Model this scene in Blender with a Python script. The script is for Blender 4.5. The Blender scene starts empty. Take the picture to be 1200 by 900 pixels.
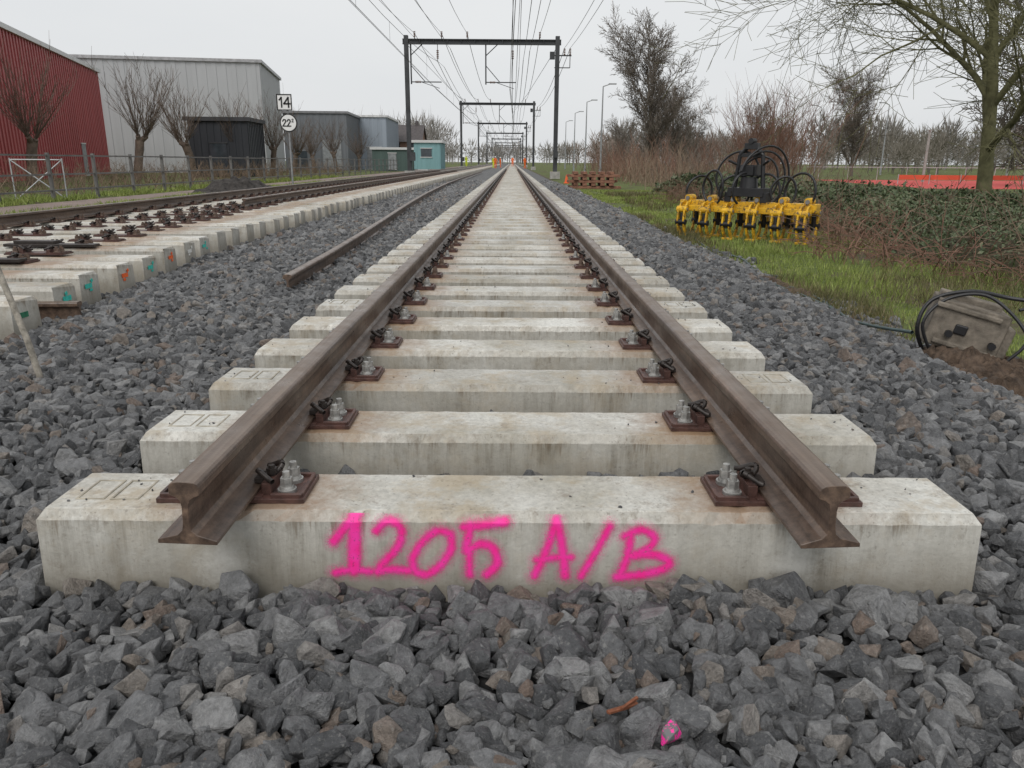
import bpy, bmesh, math, random
import numpy as np
from mathutils import Vector, Matrix
R=math.radians
rng=np.random.default_rng(7)
random.seed(7)
scene=bpy.context.scene
scene.view_settings.view_transform='Standard'
scene.view_settings.look='None'
scene.view_settings.exposure=0
COL=scene.collection

# ------------------------------------------------------------ node helpers
def newmat(name,rough=.7,spec=.5,metal=0):
    m=bpy.data.materials.new(name); m.use_nodes=True
    nt=m.node_tree; b=nt.nodes['Principled BSDF']
    b.inputs['Roughness'].default_value=rough
    b.inputs['Metallic'].default_value=metal
    b.inputs['Specular IOR Level'].default_value=spec
    return m,nt,b
def setin(nt,sock,v):
    if isinstance(v,bpy.types.NodeSocket): nt.links.new(v,sock)
    elif isinstance(v,(tuple,list)) and len(v)==3 and sock.type=='RGBA': sock.default_value=(*v,1)
    else: sock.default_value=v
def coords(nt,kind='Object'):
    return nt.nodes.new('ShaderNodeTexCoord').outputs[kind]
def wpos(nt): return nt.nodes.new('ShaderNodeNewGeometry').outputs['Position']
def noise(nt,vec,scale,detail=4,rough=.55,out='Fac'):
    n=nt.nodes.new('ShaderNodeTexNoise'); setin(nt,n.inputs['Vector'],vec)
    n.inputs['Scale'].default_value=scale;n.inputs['Detail'].default_value=detail;n.inputs['Roughness'].default_value=rough
    return n.outputs[out]
def ramp(nt,fac,stops,interp='LINEAR'):
    n=nt.nodes.new('ShaderNodeValToRGB'); n.color_ramp.interpolation=interp
    e=n.color_ramp.elements
    while len(e)<len(stops): e.new(.5)
    for i,(p,c) in enumerate(stops):
        e[i].position=p
        if not isinstance(c,(tuple,list)): c=(c,c,c)
        e[i].color=(*c,1)
    nt.links.new(fac,n.inputs[0]); return n.outputs[0]
def mix(nt,fac,a,b,blend='MIX'):
    n=nt.nodes.new('ShaderNodeMixRGB'); n.blend_type=blend
    setin(nt,n.inputs[0],fac); setin(nt,n.inputs[1],a); setin(nt,n.inputs[2],b)
    return n.outputs[0]
def mth(nt,op,a,b=0.0,clamp=False):
    n=nt.nodes.new('ShaderNodeMath'); n.operation=op; n.use_clamp=clamp
    setin(nt,n.inputs[0],a); setin(nt,n.inputs[1],b); return n.outputs[0]
def vmul(nt,vec,s):
    n=nt.nodes.new('ShaderNodeVectorMath'); n.operation='MULTIPLY'; nt.links.new(vec,n.inputs[0]); n.inputs[1].default_value=s
    return n.outputs[0]
def vadd(nt,a,b):
    n=nt.nodes.new('ShaderNodeVectorMath'); n.operation='ADD'; nt.links.new(a,n.inputs[0]); nt.links.new(b,n.inputs[1]); return n.outputs[0]
def sepx(nt,v):
    n=nt.nodes.new('ShaderNodeSeparateXYZ'); nt.links.new(v,n.inputs[0]); return n.outputs
def bump(nt,b,h,strength=.4,dist=.01):
    n=nt.nodes.new('ShaderNodeBump'); n.inputs['Strength'].default_value=strength; n.inputs['Distance'].default_value=dist
    nt.links.new(h,n.inputs['Height']); nt.links.new(n.outputs[0],b.inputs['Normal'])
def orand(nt): return nt.nodes.new('ShaderNodeObjectInfo').outputs['Random']

def plain(name,c,rough=.7,spec=.4,metal=0,var=.25,scale=3,bmp=0,kind='Object'):
    m,nt,b=newmat(name,rough,spec,metal)
    v=coords(nt,kind)
    f=noise(nt,v,scale,3,.65)
    lo=tuple(x*(1-var) for x in c); hi=tuple(min(1,x*(1+var)) for x in c)
    col=ramp(nt,f,[(.3,lo),(.7,hi)])
    nt.links.new(col,b.inputs['Base Color'])
    if bmp: bump(nt,b,noise(nt,v,scale*12,3),bmp,.01)
    return m

# concrete sleepers
def concrete_mat(name='sleeper_concrete'):
    m,nt,b=newmat(name,.5,.45)
    o=coords(nt); r=orand(nt)
    off=nt.nodes.new('ShaderNodeCombineXYZ'); s=mth(nt,'MULTIPLY',r,37.0)
    nt.links.new(s,off.inputs[0]); nt.links.new(s,off.inputs[1])
    v=vadd(nt,o,off.outputs[0])
    big=ramp(nt,noise(nt,v,2.1,4,.65),[(.32,(.40,.375,.31)),(.47,(.55,.53,.475)),(.62,(.70,.69,.64))])
    fine=ramp(nt,noise(nt,v,48,4,.75),[(.3,.72),(.7,1.12)])
    c=mix(nt,1.0,big,fine,'MULTIPLY')
    pr=ramp(nt,r,[(0,.80),(1,1.06)]); c=mix(nt,1.0,c,pr,'MULTIPLY')
    st=ramp(nt,noise(nt,v,3.6,5,.75),[(.49,0),(.62,1)])
    c=mix(nt,mth(nt,'MULTIPLY',st,.6),c,(.37,.29,.18))
    pit=ramp(nt,noise(nt,v,95,1,.5),[(.66,0),(.74,1)])
    c=mix(nt,mth(nt,'MULTIPLY',pit,.55),c,(.13,.11,.09))
    dirt=ramp(nt,noise(nt,v,11,6,.85),[(.55,0),(.66,1)])
    c=mix(nt,mth(nt,'MULTIPLY',dirt,.6),c,(.19,.15,.11))
    g=nt.nodes.new('ShaderNodeNewGeometry'); nz=sepx(nt,g.outputs['Normal'])[2]
    side=ramp(nt,nz,[(.25,1),(.75,0)])
    sv=vmul(nt,v,(17,17,.9))
    stk=ramp(nt,noise(nt,sv,1.0,5,.8),[(.40,0),(.66,1)])
    area=ramp(nt,noise(nt,v,3.1,3,.6),[(.38,.25),(.62,1)])
    sc=mix(nt,mth(nt,'MULTIPLY',stk,area),(.47,.455,.41),(.13,.112,.08))
    c2=mix(nt,.58,c,sc)
    z=sepx(nt,o)[2]
    low=ramp(nt,mth(nt,'ADD',mth(nt,'MULTIPLY',z,5.0),mth(nt,'MULTIPLY',noise(nt,vmul(nt,v,(7,7,2)),1,4,.7),.9)),[(.40,1),(1.0,0)])
    c2=mix(nt,mth(nt,'MULTIPLY',low,.6),c2,(.20,.18,.145))
    drip=ramp(nt,mth(nt,'ADD',mth(nt,'MULTIPLY',mth(nt,'SUBTRACT',.17,z),3.5),noise(nt,vmul(nt,v,(38,38,.8)),1,3,.8)),[(.40,1),(.55,0)])
    c2=mix(nt,mth(nt,'MULTIPLY',mth(nt,'MULTIPLY',drip,area),.75),c2,(.14,.10,.06))
    x=sepx(nt,o)[0]; ax=mth(nt,'ABSOLUTE',x)
    dx=mth(nt,'ABSOLUTE',mth(nt,'SUBTRACT',ax,.77))
    pale=ramp(nt,mth(nt,'ADD',mth(nt,'ADD',dx,mth(nt,'MULTIPLY',mth(nt,'ABSOLUTE',mth(nt,'SUBTRACT',z,.04)),.8)),mth(nt,'MULTIPLY',noise(nt,v,11,5,.8),.22)),[(.12,1),(.21,0)])
    c2=mix(nt,mth(nt,'MULTIPLY',pale,.7),c2,(.64,.63,.59))
    c=mix(nt,side,c,c2)
    dx2=mth(nt,'ABSOLUTE',mth(nt,'SUBTRACT',ax,.70))
    ru=ramp(nt,mth(nt,'ADD',dx2,mth(nt,'MULTIPLY',noise(nt,v,13,5,.8),.42)),[(.33,1),(.52,0)])
    notside=mth(nt,'SUBTRACT',1.0,side)
    c=mix(nt,mth(nt,'MULTIPLY',mth(nt,'MULTIPLY',ru,.75),notside),c,(.25,.14,.07))
    nt.links.new(c,b.inputs['Base Color'])
    rr=ramp(nt,noise(nt,v,5,3),[(.35,.30),(.65,.62)])
    nt.links.new(rr,b.inputs['Roughness'])
    hb=mix(nt,.5,noise(nt,v,70,4,.7),noise(nt,v,12,3,.6))
    bump(nt,b,hb,.6,.006)
    return m
M_CONC=concrete_mat()
M_MARK=plain('cast_mark_dark',(.34,.31,.25),.7,.3,0,.3,20)  # darker concrete tone outlining the moulded rectangles at the sleeper ends

def steel_mat():
    m,nt,b=newmat('rusty_rail_steel',.42,.5)
    v=coords(nt)
    sv=vmul(nt,v,(30,.9,30))
    n1=noise(nt,sv,1,4,.6)
    c=ramp(nt,n1,[(.3,(.060,.040,.030)),(.5,(.115,.078,.058)),(.72,(.20,.135,.095))])
    c=mix(nt,.85,c,ramp(nt,noise(nt,v,30,5,.8),[(.3,.45),(.7,1.35)]),'MULTIPLY')
    g=nt.nodes.new('ShaderNodeNewGeometry'); nz=sepx(nt,g.outputs['Normal'])[2]
    z=sepx(nt,v)[2]
    top=mth(nt,'MULTIPLY',ramp(nt,nz,[(.8,0),(.97,1)]),ramp(nt,z,[(.12,0),(.14,1)]))
    c=mix(nt,mth(nt,'MULTIPLY',top,.7),c,ramp(nt,noise(nt,sv,1.7,4,.6),[(.3,(.15,.11,.085)),(.7,(.28,.22,.175))]))
    nt.links.new(c,b.inputs['Base Color'])
    nt.links.new(mth(nt,'MULTIPLY',top,.35),b.inputs['Metallic'])
    nt.links.new(ramp(nt,noise(nt,v,9,3),[(.3,.26),(.7,.5)]),b.inputs['Roughness'])
    bump(nt,b,noise(nt,v,120,3,.7),.3,.002)
    return m
M_RAIL=steel_mat()
M_PLATE=plain('baseplate_iron',(.085,.042,.034),.40,.5,0,.45,25,.3)
M_BOLT=plain('galvanised_bolt',(.36,.355,.34),.42,.5,.5,.45,40)
M_BOLTR=plain('rusty_bolt',(.12,.08,.06),.5,.5,.2,.45,40)
M_CLIP=plain('clip_black_steel',(.035,.028,.025),.4,.5,.2,.4,30)

def rock_mat():
    m,nt,b=newmat('ballast_stone',.62,.45)
    r=orand(nt); v=coords(nt)
    c=ramp(nt,r,[(0,(.070,.072,.076)),(.3,(.120,.122,.126)),(.6,(.172,.174,.178)),(.84,(.25,.25,.25)),(.93,(.215,.19,.165)),(1,(.18,.135,.11))])
    off=nt.nodes.new('ShaderNodeCombineXYZ'); s=mth(nt,'MULTIPLY',r,91.0); nt.links.new(s,off.inputs[0])
    vv=vadd(nt,v,off.outputs[0])
    c=mix(nt,1,c,ramp(nt,noise(nt,vv,3.5,4,.75),[(.3,.55),(.7,1.45)]),'MULTIPLY')
    c=mix(nt,mth(nt,'MULTIPLY',ramp(nt,noise(nt,vv,10,2,.7),[(.56,0),(.72,1)]),.4),c,(.36,.355,.34))
    nt.links.new(c,b.inputs['Base Color'])
    b.inputs['Roughness'].default_value=.55
    bump(nt,b,noise(nt,vv,7,4,.75),.6,.06)
    return m
M_ROCK=rock_mat()

def bed_mat():
    m,nt,b=newmat('ballast_bed',.8,.3)
    v=wpos(nt)
    vn=nt.nodes.new('ShaderNodeTexVoronoi'); nt.links.new(v,vn.inputs['Vector']); vn.inputs['Scale'].default_value=17
    vc=vn.outputs['Color']; d=vn.outputs['Distance']
    cr=sepx(nt,vc)[0]
    c=ramp(nt,cr,[(0,(.08,.08,.083)),(.5,(.16,.16,.163)),(1,(.27,.27,.27))])
    y=sepx(nt,v)[1]
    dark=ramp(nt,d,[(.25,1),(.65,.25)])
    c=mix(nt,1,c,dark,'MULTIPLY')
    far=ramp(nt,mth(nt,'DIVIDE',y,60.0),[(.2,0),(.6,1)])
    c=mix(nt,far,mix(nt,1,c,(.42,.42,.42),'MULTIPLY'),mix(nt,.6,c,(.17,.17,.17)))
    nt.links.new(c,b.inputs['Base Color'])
    bump(nt,b,mth(nt,'SUBTRACT',1.0,d),1.0,.03)
    return m
M_BED=bed_mat()

def ground_mat():
    m,nt,b=newmat('ground_grass_soil',.9,.2)
    v=wpos(nt)
    n1=noise(nt,v,.6,5,.7); n2=noise(nt,v,9,4,.7); n3=noise(nt,v,60,2,.6)
    grass=ramp(nt,n2,[(.3,(.065,.085,.025)),(.55,(.12,.15,.045)),(.75,(.18,.20,.07))])
    soil=ramp(nt,n2,[(.3,(.06,.045,.032)),(.7,(.13,.10,.075))])
    f=ramp(nt,n1,[(.38,1),(.50,0)])
    c=mix(nt,f,grass,soil)
    x=sepx(nt,v)[0]
    edge=ramp(nt,mth(nt,'ADD',mth(nt,'ABSOLUTE',mth(nt,'SUBTRACT',x,2.6)),mth(nt,'MULTIPLY',noise(nt,v,2.5,3,.6),.7)),[(.45,1),(.75,0)])
    c=mix(nt,edge,c,soil)
    c=mix(nt,.6,c,ramp(nt,n3,[(.3,.6),(.7,1.3)]),'MULTIPLY')
    nt.links.new(c,b.inputs['Base Color'])
    bump(nt,b,n2,.8,.04)
    return m
M_GROUND=ground_mat()
M_PATH=plain('path_paving',(.22,.17,.15),.8,.3,0,.25,1.2,.3)
def leafmat(name,stops,rough=.6,sc=1.3):
    m,nt,b=newmat(name,rough,.3)
    v=wpos(nt)
    f=mix(nt,.5,noise(nt,v,sc,3,.6),noise(nt,v,sc*25,1,.6))
    nt.links.new(ramp(nt,f,stops),b.inputs['Base Color'])
    return m
M_GRASS=leafmat('grass_blades',[(.35,(.11,.135,.035)),(.5,(.21,.27,.06)),(.60,(.31,.345,.11)),(.70,(.40,.35,.19))])
M_WEED=leafmat('dry_weeds',[(.35,(.07,.075,.03)),(.5,(.13,.125,.05)),(.62,(.22,.17,.10)),(.72,(.28,.22,.14))])
M_BRAMBLE=leafmat('bramble_leaves',[(.34,(.030,.042,.018)),(.46,(.060,.085,.038)),(.54,(.10,.13,.065)),(.60,(.14,.15,.085)),(.68,(.19,.13,.085))],.45,.9)
M_TWIG_BROWN=plain('brown_twigs',(.17,.125,.09),.8,.2,0,.45,2)
M_TWIG_RED=plain('red_brown_twigs',(.20,.115,.085),.8,.2,0,.35,.3)
M_TWIG_TAN=plain('tan_twigs',(.24,.18,.13),.8,.2,0,.35,.3)
M_TWIG_GREY=plain('grey_twigs',(.15,.13,.11),.8,.2,0,.3,.5)
M_BARK=plain('mossy_bark',(.13,.125,.065),.85,.2,0,.4,3,.5)
M_WILLOW=plain('willow_bark',(.13,.10,.08),.85,.2,0,.4,3)
M_FARTREE=plain('hazed_distant_twigs',(.27,.255,.24),.9,.1,0,.25,.05)  # haze is painted into this colour, hence paler than the near twigs

# ------------------------------------------------------------ mesh builder
class MB:
    def __init__(s): s.v=[];s.f=[];s.m=[];s.s=[]
    def add(s,vs,fs,mi=0,sm=False):
        o=len(s.v); s.v.extend([tuple(x) for x in vs])
        for f in fs: s.f.append(tuple(i+o for i in f)); s.m.append(mi); s.s.append(sm)
    def box(s,c,sz,mi=0,rot=None):
        hx,hy,hz=sz[0]/2,sz[1]/2,sz[2]/2; vs=[]
        for dx,dy,dz in ((-1,-1,-1),(1,-1,-1),(1,1,-1),(-1,1,-1),(-1,-1,1),(1,-1,1),(1,1,1),(-1,1,1)):
            p=Vector((dx*hx,dy*hy,dz*hz))
            if rot is not None: p=rot@p
            vs.append(p+Vector(c))
        s.add(vs,[(0,3,2,1),(4,5,6,7),(0,1,5,4),(1,2,6,5),(2,3,7,6),(3,0,4,7)],mi)
    def seg(s,p0,p1,r0,r1,n=6,mi=0,cap=False):
        p0=Vector(p0);p1=Vector(p1); d=p1-p0
        if d.length<1e-6: return
        d.normalize(); a=Vector((0,0,1)) if abs(d.z)<.9 else Vector((1,0,0))
        u=d.cross(a).normalized(); w=d.cross(u)
        vs=[]
        for k in range(n):
            t=2*math.pi*k/n; e=u*math.cos(t)+w*math.sin(t)
            vs.append(p0+e*r0)
        for k in range(n):
            t=2*math.pi*k/n; e=u*math.cos(t)+w*math.sin(t)
            vs.append(p1+e*r1)
        fs=[(k,(k+1)%n,n+(k+1)%n,n+k) for k in range(n)]
        s.add(vs,fs,mi,n>6)
        if cap: s.add(vs,[tuple(range(n))[::-1],tuple(range(n,2*n))],mi)
    def tube(s,pts,r,n=6,mi=0):
        for a,b in zip(pts[:-1],pts[1:]): s.seg(a,b,r,r,n,mi)
    def sweep(s,prof,pts,mi=0,up=Vector((0,0,1)),cap=True):
        o=len(s.v); n=len(prof)
        pts=[Vector(p) for p in pts]
        for i,p in enumerate(pts):
            d=(pts[min(i+1,len(pts)-1)]-pts[max(i-1,0)]).normalized()
            rt=d.cross(up).normalized(); u=rt.cross(d)
            for (x,z) in prof: s.v.append(tuple(p+rt*x+u*z))
        for i in range(len(pts)-1):
            for k in range(n):
                a=o+i*n+k; b=o+i*n+(k+1)%n
                s.f.append((a,b,b+n,a+n)); s.m.append(mi); s.s.append(False)
        if cap:
            s.f.append(tuple(range(o,o+n))[::-1]); s.m.append(mi); s.s.append(False)
            e=o+(len(pts)-1)*n
            s.f.append(tuple(range(e,e+n))); s.m.append(mi); s.s.append(False)
    def mesh(s,name,mats):
        me=bpy.data.meshes.new(name); me.from_pydata(s.v,[],s.f)
        for m in mats: me.materials.append(m)
        me.polygons.foreach_set('material_index',s.m)
        me.polygons.foreach_set('use_smooth',s.s)
        me.update(); return me
    def obj(s,name,mats,parent=None,bevel=0,loc=(0,0,0),rotz=0,seg=2):
        ob=bpy.data.objects.new(name,s.mesh(name,mats)); COL.objects.link(ob)
        ob.location=loc; ob.rotation_euler=(0,0,rotz)
        if parent: ob.parent=parent
        if bevel:
            b=ob.modifiers.new('bevel','BEVEL'); b.width=bevel; b.segments=seg; b.limit_method='ANGLE'; b.angle_limit=R(35)
        return ob
def empty(name,loc=(0,0,0),rotz=0):
    e=bpy.data.objects.new(name,None); COL.objects.link(e); e.location=loc; e.rotation_euler=(0,0,rotz); e.empty_display_size=.3
    return e
def inst(name,me,loc,parent=None,rotz=0,scale=(1,1,1),bevel=0):
    ob=bpy.data.objects.new(name,me); COL.objects.link(ob); ob.location=loc; ob.rotation_euler=(0,0,rotz); ob.scale=scale
    if parent: ob.parent=parent
    if bevel:
        b=ob.modifiers.new('bevel','BEVEL'); b.width=bevel; b.segments=2; b.limit_method='ANGLE'; b.angle_limit=R(30)
    return ob
def npmesh(name,verts,faces,mat,parent=None):
    me=bpy.data.meshes.new(name); me.from_pydata(verts.tolist(),[],faces.tolist()); me.materials.append(mat); me.update()
    ob=bpy.data.objects.new(name,me); COL.objects.link(ob)
    if parent: ob.parent=parent
    return ob

# ------------------------------------------------------------ heights
def snoise(x,y,s=1.0,seed=0):
    r=np.random.default_rng(seed); t=0
    for k in range(6):
        a=r.uniform(0,6.28); f=s*r.uniform(.6,2.2); t=t+np.sin(x*f*math.cos(a)+y*f*math.sin(a)+r.uniform(0,6.28))
    return t/6
def sst(a,b,x):
    t=np.clip((x-a)/(b-a),0,1); return t*t*(3-2*t)
def H(x,y):
    h=-.034+.077*sst(.05,.6,y)
    h=h+.016*snoise(x,y,5,3)
    h=h-.075*sst(-2.75,-3.15,x)*sst(1.0,2.2,y)
    e=2.35+.12*snoise(x*0,y,1.2,5)
    h=h-.19*sst(e-.25,e+.5,x)
    h=h-.17*sst(-7.6,-8.4,x)
    return h
G=-.15
gm=MB()
xs=[-900,-200,-60,-20,-8,0,3,8,20,60,200,900]; ys=[-60,-10,0,20,60,150,400,1500]
for j in ys:
    for i in xs: gm.v.append((i,j,G))
nx=len(xs)
for j in range(len(ys)-1):
    for i in range(nx-1):
        gm.f.append((j*nx+i,j*nx+i+1,(j+1)*nx+i+1,(j+1)*nx+i)); gm.m.append(0); gm.s.append(False)
gm.obj('ground',[M_GROUND])
yy=np.concatenate([np.arange(-6,14,.12),np.arange(14,60,.5),np.arange(60,620,10)])
xx=np.concatenate([np.arange(-8.7,3.05,.12)])
X,Y=np.meshgrid(xx,yy); Z=H(X,Y)-.034
V=np.stack([X,Y,Z],-1).reshape(-1,3); n=len(xx); m_=len(yy)
I=(np.arange(m_-1)[:,None]*n+np.arange(n-1)[None]).reshape(-1)
F=np.stack([I,I+1,I+1+n,I+n],-1)
npmesh('ballast_bed',V,F,M_BED)
pm=MB(); pm.v=[(-13.4,-20,G+.004),(-11.3,-20,G+.004),(-11.3,200,G+.004),(-13.4,200,G+.004)]; pm.f=[(0,1,2,3)]; pm.m=[0]; pm.s=[False]
pm.obj('footpath',[M_PATH])

# ------------------------------------------------------------ sleepers
SZ=.19; TOPZ=SZ
def sleeper_mesh(x0,x1,pads=0,rough=0):
    mb=MB()
    sec=[(0,-.07,0),(.012,.162,0),(.030,SZ,.02),(.268,SZ,.02),(.286,.162,0),(.298,-.07,0)]
    if rough:
        # irregular arris: many stations along the length
        rr=random.Random(rough); N=84
        for j in range(N+1):
            t=j/N
            for q,(y,z,i) in enumerate(sec):
                x=(x0+i)*(1-t)+(x1-i)*t
                dy=dz=0
                if q in (1,2,3,4) and 0<j<N: dy=rr.gauss(0,.0009); dz=rr.gauss(0,.0006)
                if q in (1,2) and rr.random()<.05 and 0<j<N: dz-=rr.uniform(.002,.006); dy+=rr.uniform(.001,.004)
                mb.v.append((x,y+dy,z+dz))
        for j in range(N):
            for k in range(6):
                a=j*6+k; b_=j*6+(k+1)%6
                mb.f.append((a,a+6,b_+6,b_)); mb.m.append(0); mb.s.append(False)
        mb.f.append((0,1,2,3,4,5)); mb.m.append(0); mb.s.append(False)
        e=N*6; mb.f.append((e+5,e+4,e+3,e+2,e+1,e)); mb.m.append(0); mb.s.append(False)
    else:
        vs=[(x0+i,y,z) for y,z,i in sec]+[(x1-i,y,z) for y,z,i in sec]
        fs=[(k,(k+1)%6,6+(k+1)%6,6+k) for k in range(6)]
        fs=[tuple(reversed(f)) for f in fs]
        fs+= [(0,1,2,3,4,5),(11,10,9,8,7,6)]
        mb.add(vs,fs)
    for s in ((-1,1) if pads==2 else (-1,) if pads==1 else ()):
        for k in (0,1):
            cx=s*(1.150-k*.094)
            for (a,b_,w,h) in ((0,-.062,.080,.007),(0,.062,.080,.007),(-.0365,0,.007,.117),(.0365,0,.007,.117)):
                mb.box((cx+a,.149+b_,SZ+.0004),(w,h,.0035),1)
    return mb.mesh('sleeper',[M_CONC,M_MARK])
ME_SL=[sleeper_mesh(-1.26,1.26,p) for p in (0,1,2)]
def fast_mesh(bolt):
    mb=MB()
    mb.box((0,0,.007),(.40,.175,.014),0)
    mb.box((0,0,.0155),(.17,.16,.003),0)
    for s in (-1,1):
        mb.box((s*.150,.073,.018),(.085,.012,.012),0)
        mb.box((s*.150,-.073,.018),(.085,.012,.012),0)
        mb.box((s*.190,0,.018),(.010,.14,.012),0)
        mb.box((s*.092,0,.030),(.026,.12,.034),0)
        for t in (-1,1):
            c=(s*.142,t*.036)
            mb.seg((*c,.014),(*c,.024),.026,.026,14,1,True)
            mb.seg((*c,.024),(*c,.032),.021,.019,14,1,True)
            mb.seg((*c,.032),(*c,.056),.0185,.0175,6,1,True)
            mb.seg((*c,.056),(*c,.074),.0105,.010,10,1,True)
        pts=[]
        for k in range(17):
            a=k/16
            ang=math.pi*(-.15+1.3*a)
            pts.append(Vector((s*(.088+.028*math.sin(ang*2)),(a-.5)*.12,.052+.022*math.sin(math.pi*a*2)**2)))
        mb.tube(pts,.008,8,2)
        mb.box((s*.066,0,.040),(.034,.05,.016),2)
        mb.seg((s*.092,0,.045),(s*.092,0,.078),.010,.009,8,2,True)
        mb.seg((s*.092,0,.055),(s*.092,0,.070),.017,.016,6,2,True)
    return mb.mesh('fastening',[M_PLATE,bolt,M_CLIP])
ME_FAST=fast_mesh(M_BOLT); ME_FASTR=fast_mesh(M_BOLTR)
RC=.762
main=empty('railway_track')
for k in range(520):
    yk=.6*k
    if k<40: ja=rng.normal(0,.003); jx=rng.normal(0,.006)
    else: ja=0;jx=0
    if k==0: ja=jx=0
    pd=1 if k in(0,1) else (2 if k in (2,5,9,12,17) else 0)
    me=sleeper_mesh(-1.26,1.26,pd,k+1) if k<8 else ME_SL[pd]
    inst('sleeper',me,(jx,yk,rng.normal(0,.001) if k else 0),main,ja,bevel=.004 if k<14 else 0)
    if k<150:
        for s in (-1,1): inst('fastening',ME_FAST if k<7 else (ME_FASTR if k%3 else ME_FAST),(s*(RC-.004),yk+.149,TOPZ),main,0 if s>0 else math.pi,bevel=.002 if k<6 else 0)
half=[(.070,0),(.070,.010),(.052,.0155),(.022,.024),(.0105,.036),(.008,.055),(.008,.095),(.0115,.112),(.020,.1195),(.0345,.126),(.0355,.130),(.0355,.147),(.032,.1535),(.024,.1575),(.012,.159)]
PROF=half+[(-x,z) for x,z in reversed(half)]
def rail(path,name='rail',parent=None,cant=0):
    mb=MB()
    if len(path)==2:
        a,b=Vector(path[0]),Vector(path[1]); L=(b-a).length; k=max(2,int(min(L,600)/20)); path=[a.lerp(b,i/k) for i in range(k+1)]
    z0=Vector(path[0]).z
    ca,sa=math.cos(cant),math.sin(cant)
    mb.sweep([(x*ca-z*sa,x*sa+z*ca) for x,z in PROF],[(p[0],p[1],p[2]-z0) for p in path])
    ob=mb.obj(name,[M_RAIL],parent,.0012,seg=1); ob.location.z=z0
    return ob
RZ=TOPZ+.0195
for s in (-1,1): rail([(s*RC,-.205,RZ),(s*RC,620,RZ)],'rail',main,s*R(2.3))
rail([(-1.80,4.3,.045),(-1.84,6,.045),(-1.91,8,.05),(-2.03,10.5,.05),(-2.25,15,.05),(-2.45,20,.05),(-2.62,26,.05),(-2.75,32,.05),(-2.85,42,.05),(-2.9,60,.05),(-2.9,75,.05)],'loose_rail')

# ---- second track
t2=empty('railway_track')
RY=[2,3,5,7.2,15,30]; RX=[-3.05,-3.12,-3.4,-3.62,-3.72,-3.75]
def rend(y): return float(np.interp(y,RY,RX))
M_LBLT=plain('teal_paint_mark',(.05,.50,.42),.6,.4,0,.2,20)
M_LBLO=plain('orange_paint_mark',(.85,.14,.03),.6,.4,0,.2,20)
M_LBLG=plain('green_paint_mark',(.03,.16,.09),.6,.4,0,.3,20)
M_LBLW=plain('white_label',(.75,.75,.72),.6,.4,0,.1,20)
lm=[M_LBLW,M_LBLG,M_LBLT,M_LBLT,M_LBLO,M_LBLT,M_LBLO,M_LBLW,M_LBLT]
LT=.035
for k in range(500):
    yk=2.25+.6*k; xr=rend(yk)+(rng.normal(0,.03) if k<30 else 0); L=3.5 if yk<30 else 3.4
    if k<=30:
        me=sleeper_mesh(-L,0,0); MEF=me
    else: me=MEF
    ob=inst('sleeper',me,(xr,yk,LT+(rng.normal(0,.006) if k<30 else 0)),t2,rng.normal(0,.006) if k<30 else 0,bevel=.005 if k<10 else 0)
    if k<9:
        rr_=random.Random(k); mb=MB(); w=.10 if k else .14
        mb.box((.0015,.14+rr_.uniform(-.03,.03),.09),(.003,w,.035 if k else .06),0)
        if k>1:
            mb.box((.0015,.10+.1*rr_.random(),.055),(.003,.04,.02),0); mb.box((.0015,.16+.05*rr_.random(),.125),(.003,.03,.025),0,Matrix.Rotation(.4,3,'X'))
        mb.obj('paint_mark',[lm[k]],ob)
    if k<110:
        inst('fastening',ME_FASTR,(-6.44,yk+.149,TOPZ+LT),t2)
        xr2=-4.95+.6*max(0,(13-yk)/9)
        inst('fastening',ME_FASTR,(xr2,yk+.149,TOPZ+LT),t2,0,(1.35,1.1,1) if yk<14 else (1,1,1))
        if yk<14: inst('fastening',ME_FASTR,(-5.75+.03*(yk-3),yk+.149,TOPZ+LT),t2,0,(1.2,1.0,.9))
rail([(-6.44,1.0,RZ+LT),(-6.44,560,RZ+LT)],'rail',t2)
rail([(-4.95+.6*max(0,(13-yy_)/9),yy_,RZ+LT) for yy_ in (12.6,13,20,40,80,160,320,560)],'rail',t2)
rail([(-4.4,3.40,-.04),(-3.02,3.46,-.03)],'rail_offcut')
mb=MB()
for y_ in (4.1,4.7,5.9): mb.box((-4.6,y_,TOPZ+LT+.03),(.9,.12,.03),0); mb.box((-4.75,y_,TOPZ+LT+.06),(.4,.10,.03),0)
mb.obj('slide_plates',[M_CLIP],t2,.004)

# ------------------------------------------------------------ graffiti
strokes=[([(389,638),(402,622),(419,604)],6.5),([(415,606),(414,640),(412,674)],9),([(389,678),(408,674),(432,676)],5),
 ([(440,624),(452,613),(466,616),(470,630),(462,648),(448,664),(441,674)],5.5),([(440,676),(456,673),(478,675)],5.5),
 ([(528,628),(512,624),(494,638),(482,660),(486,676),(500,679),(516,666),(528,646),(528,628)],5.5),
 ([(592,612),(568,616),(544,619)],6),([(551,617),(548,634),(546,648)],6),([(547,650),(562,640),(577,645),(583,662),(576,674),(570,679)],6),([(549,650),(550,679)],5.0),
 ([(627,680),(640,650),(652,610)],5.5),([(652,610),(660,645),(664,680)],6),([(630,660),(648,657),(670,656)],5),
 ([(715,617),(700,648),(683,680)],5),
 ([(740,628),(737,655),(729,680)],5.5),([(733,629),(752,621),(768,630),(762,644),(742,653)],5.5),([(742,654),(768,652),(787,661),(780,671),(755,678),(726,681)],6)]
def px2(p): return ((p[0]-597)/1115*2.52,(685.5-p[1])/83*.188)
gx=np.arange(-.50,.47,.002); gz=np.arange(-.02,.186,.002)
GX,GZ=np.meshgrid(gx,gz); D=np.full(GX.shape,1.0)
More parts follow.
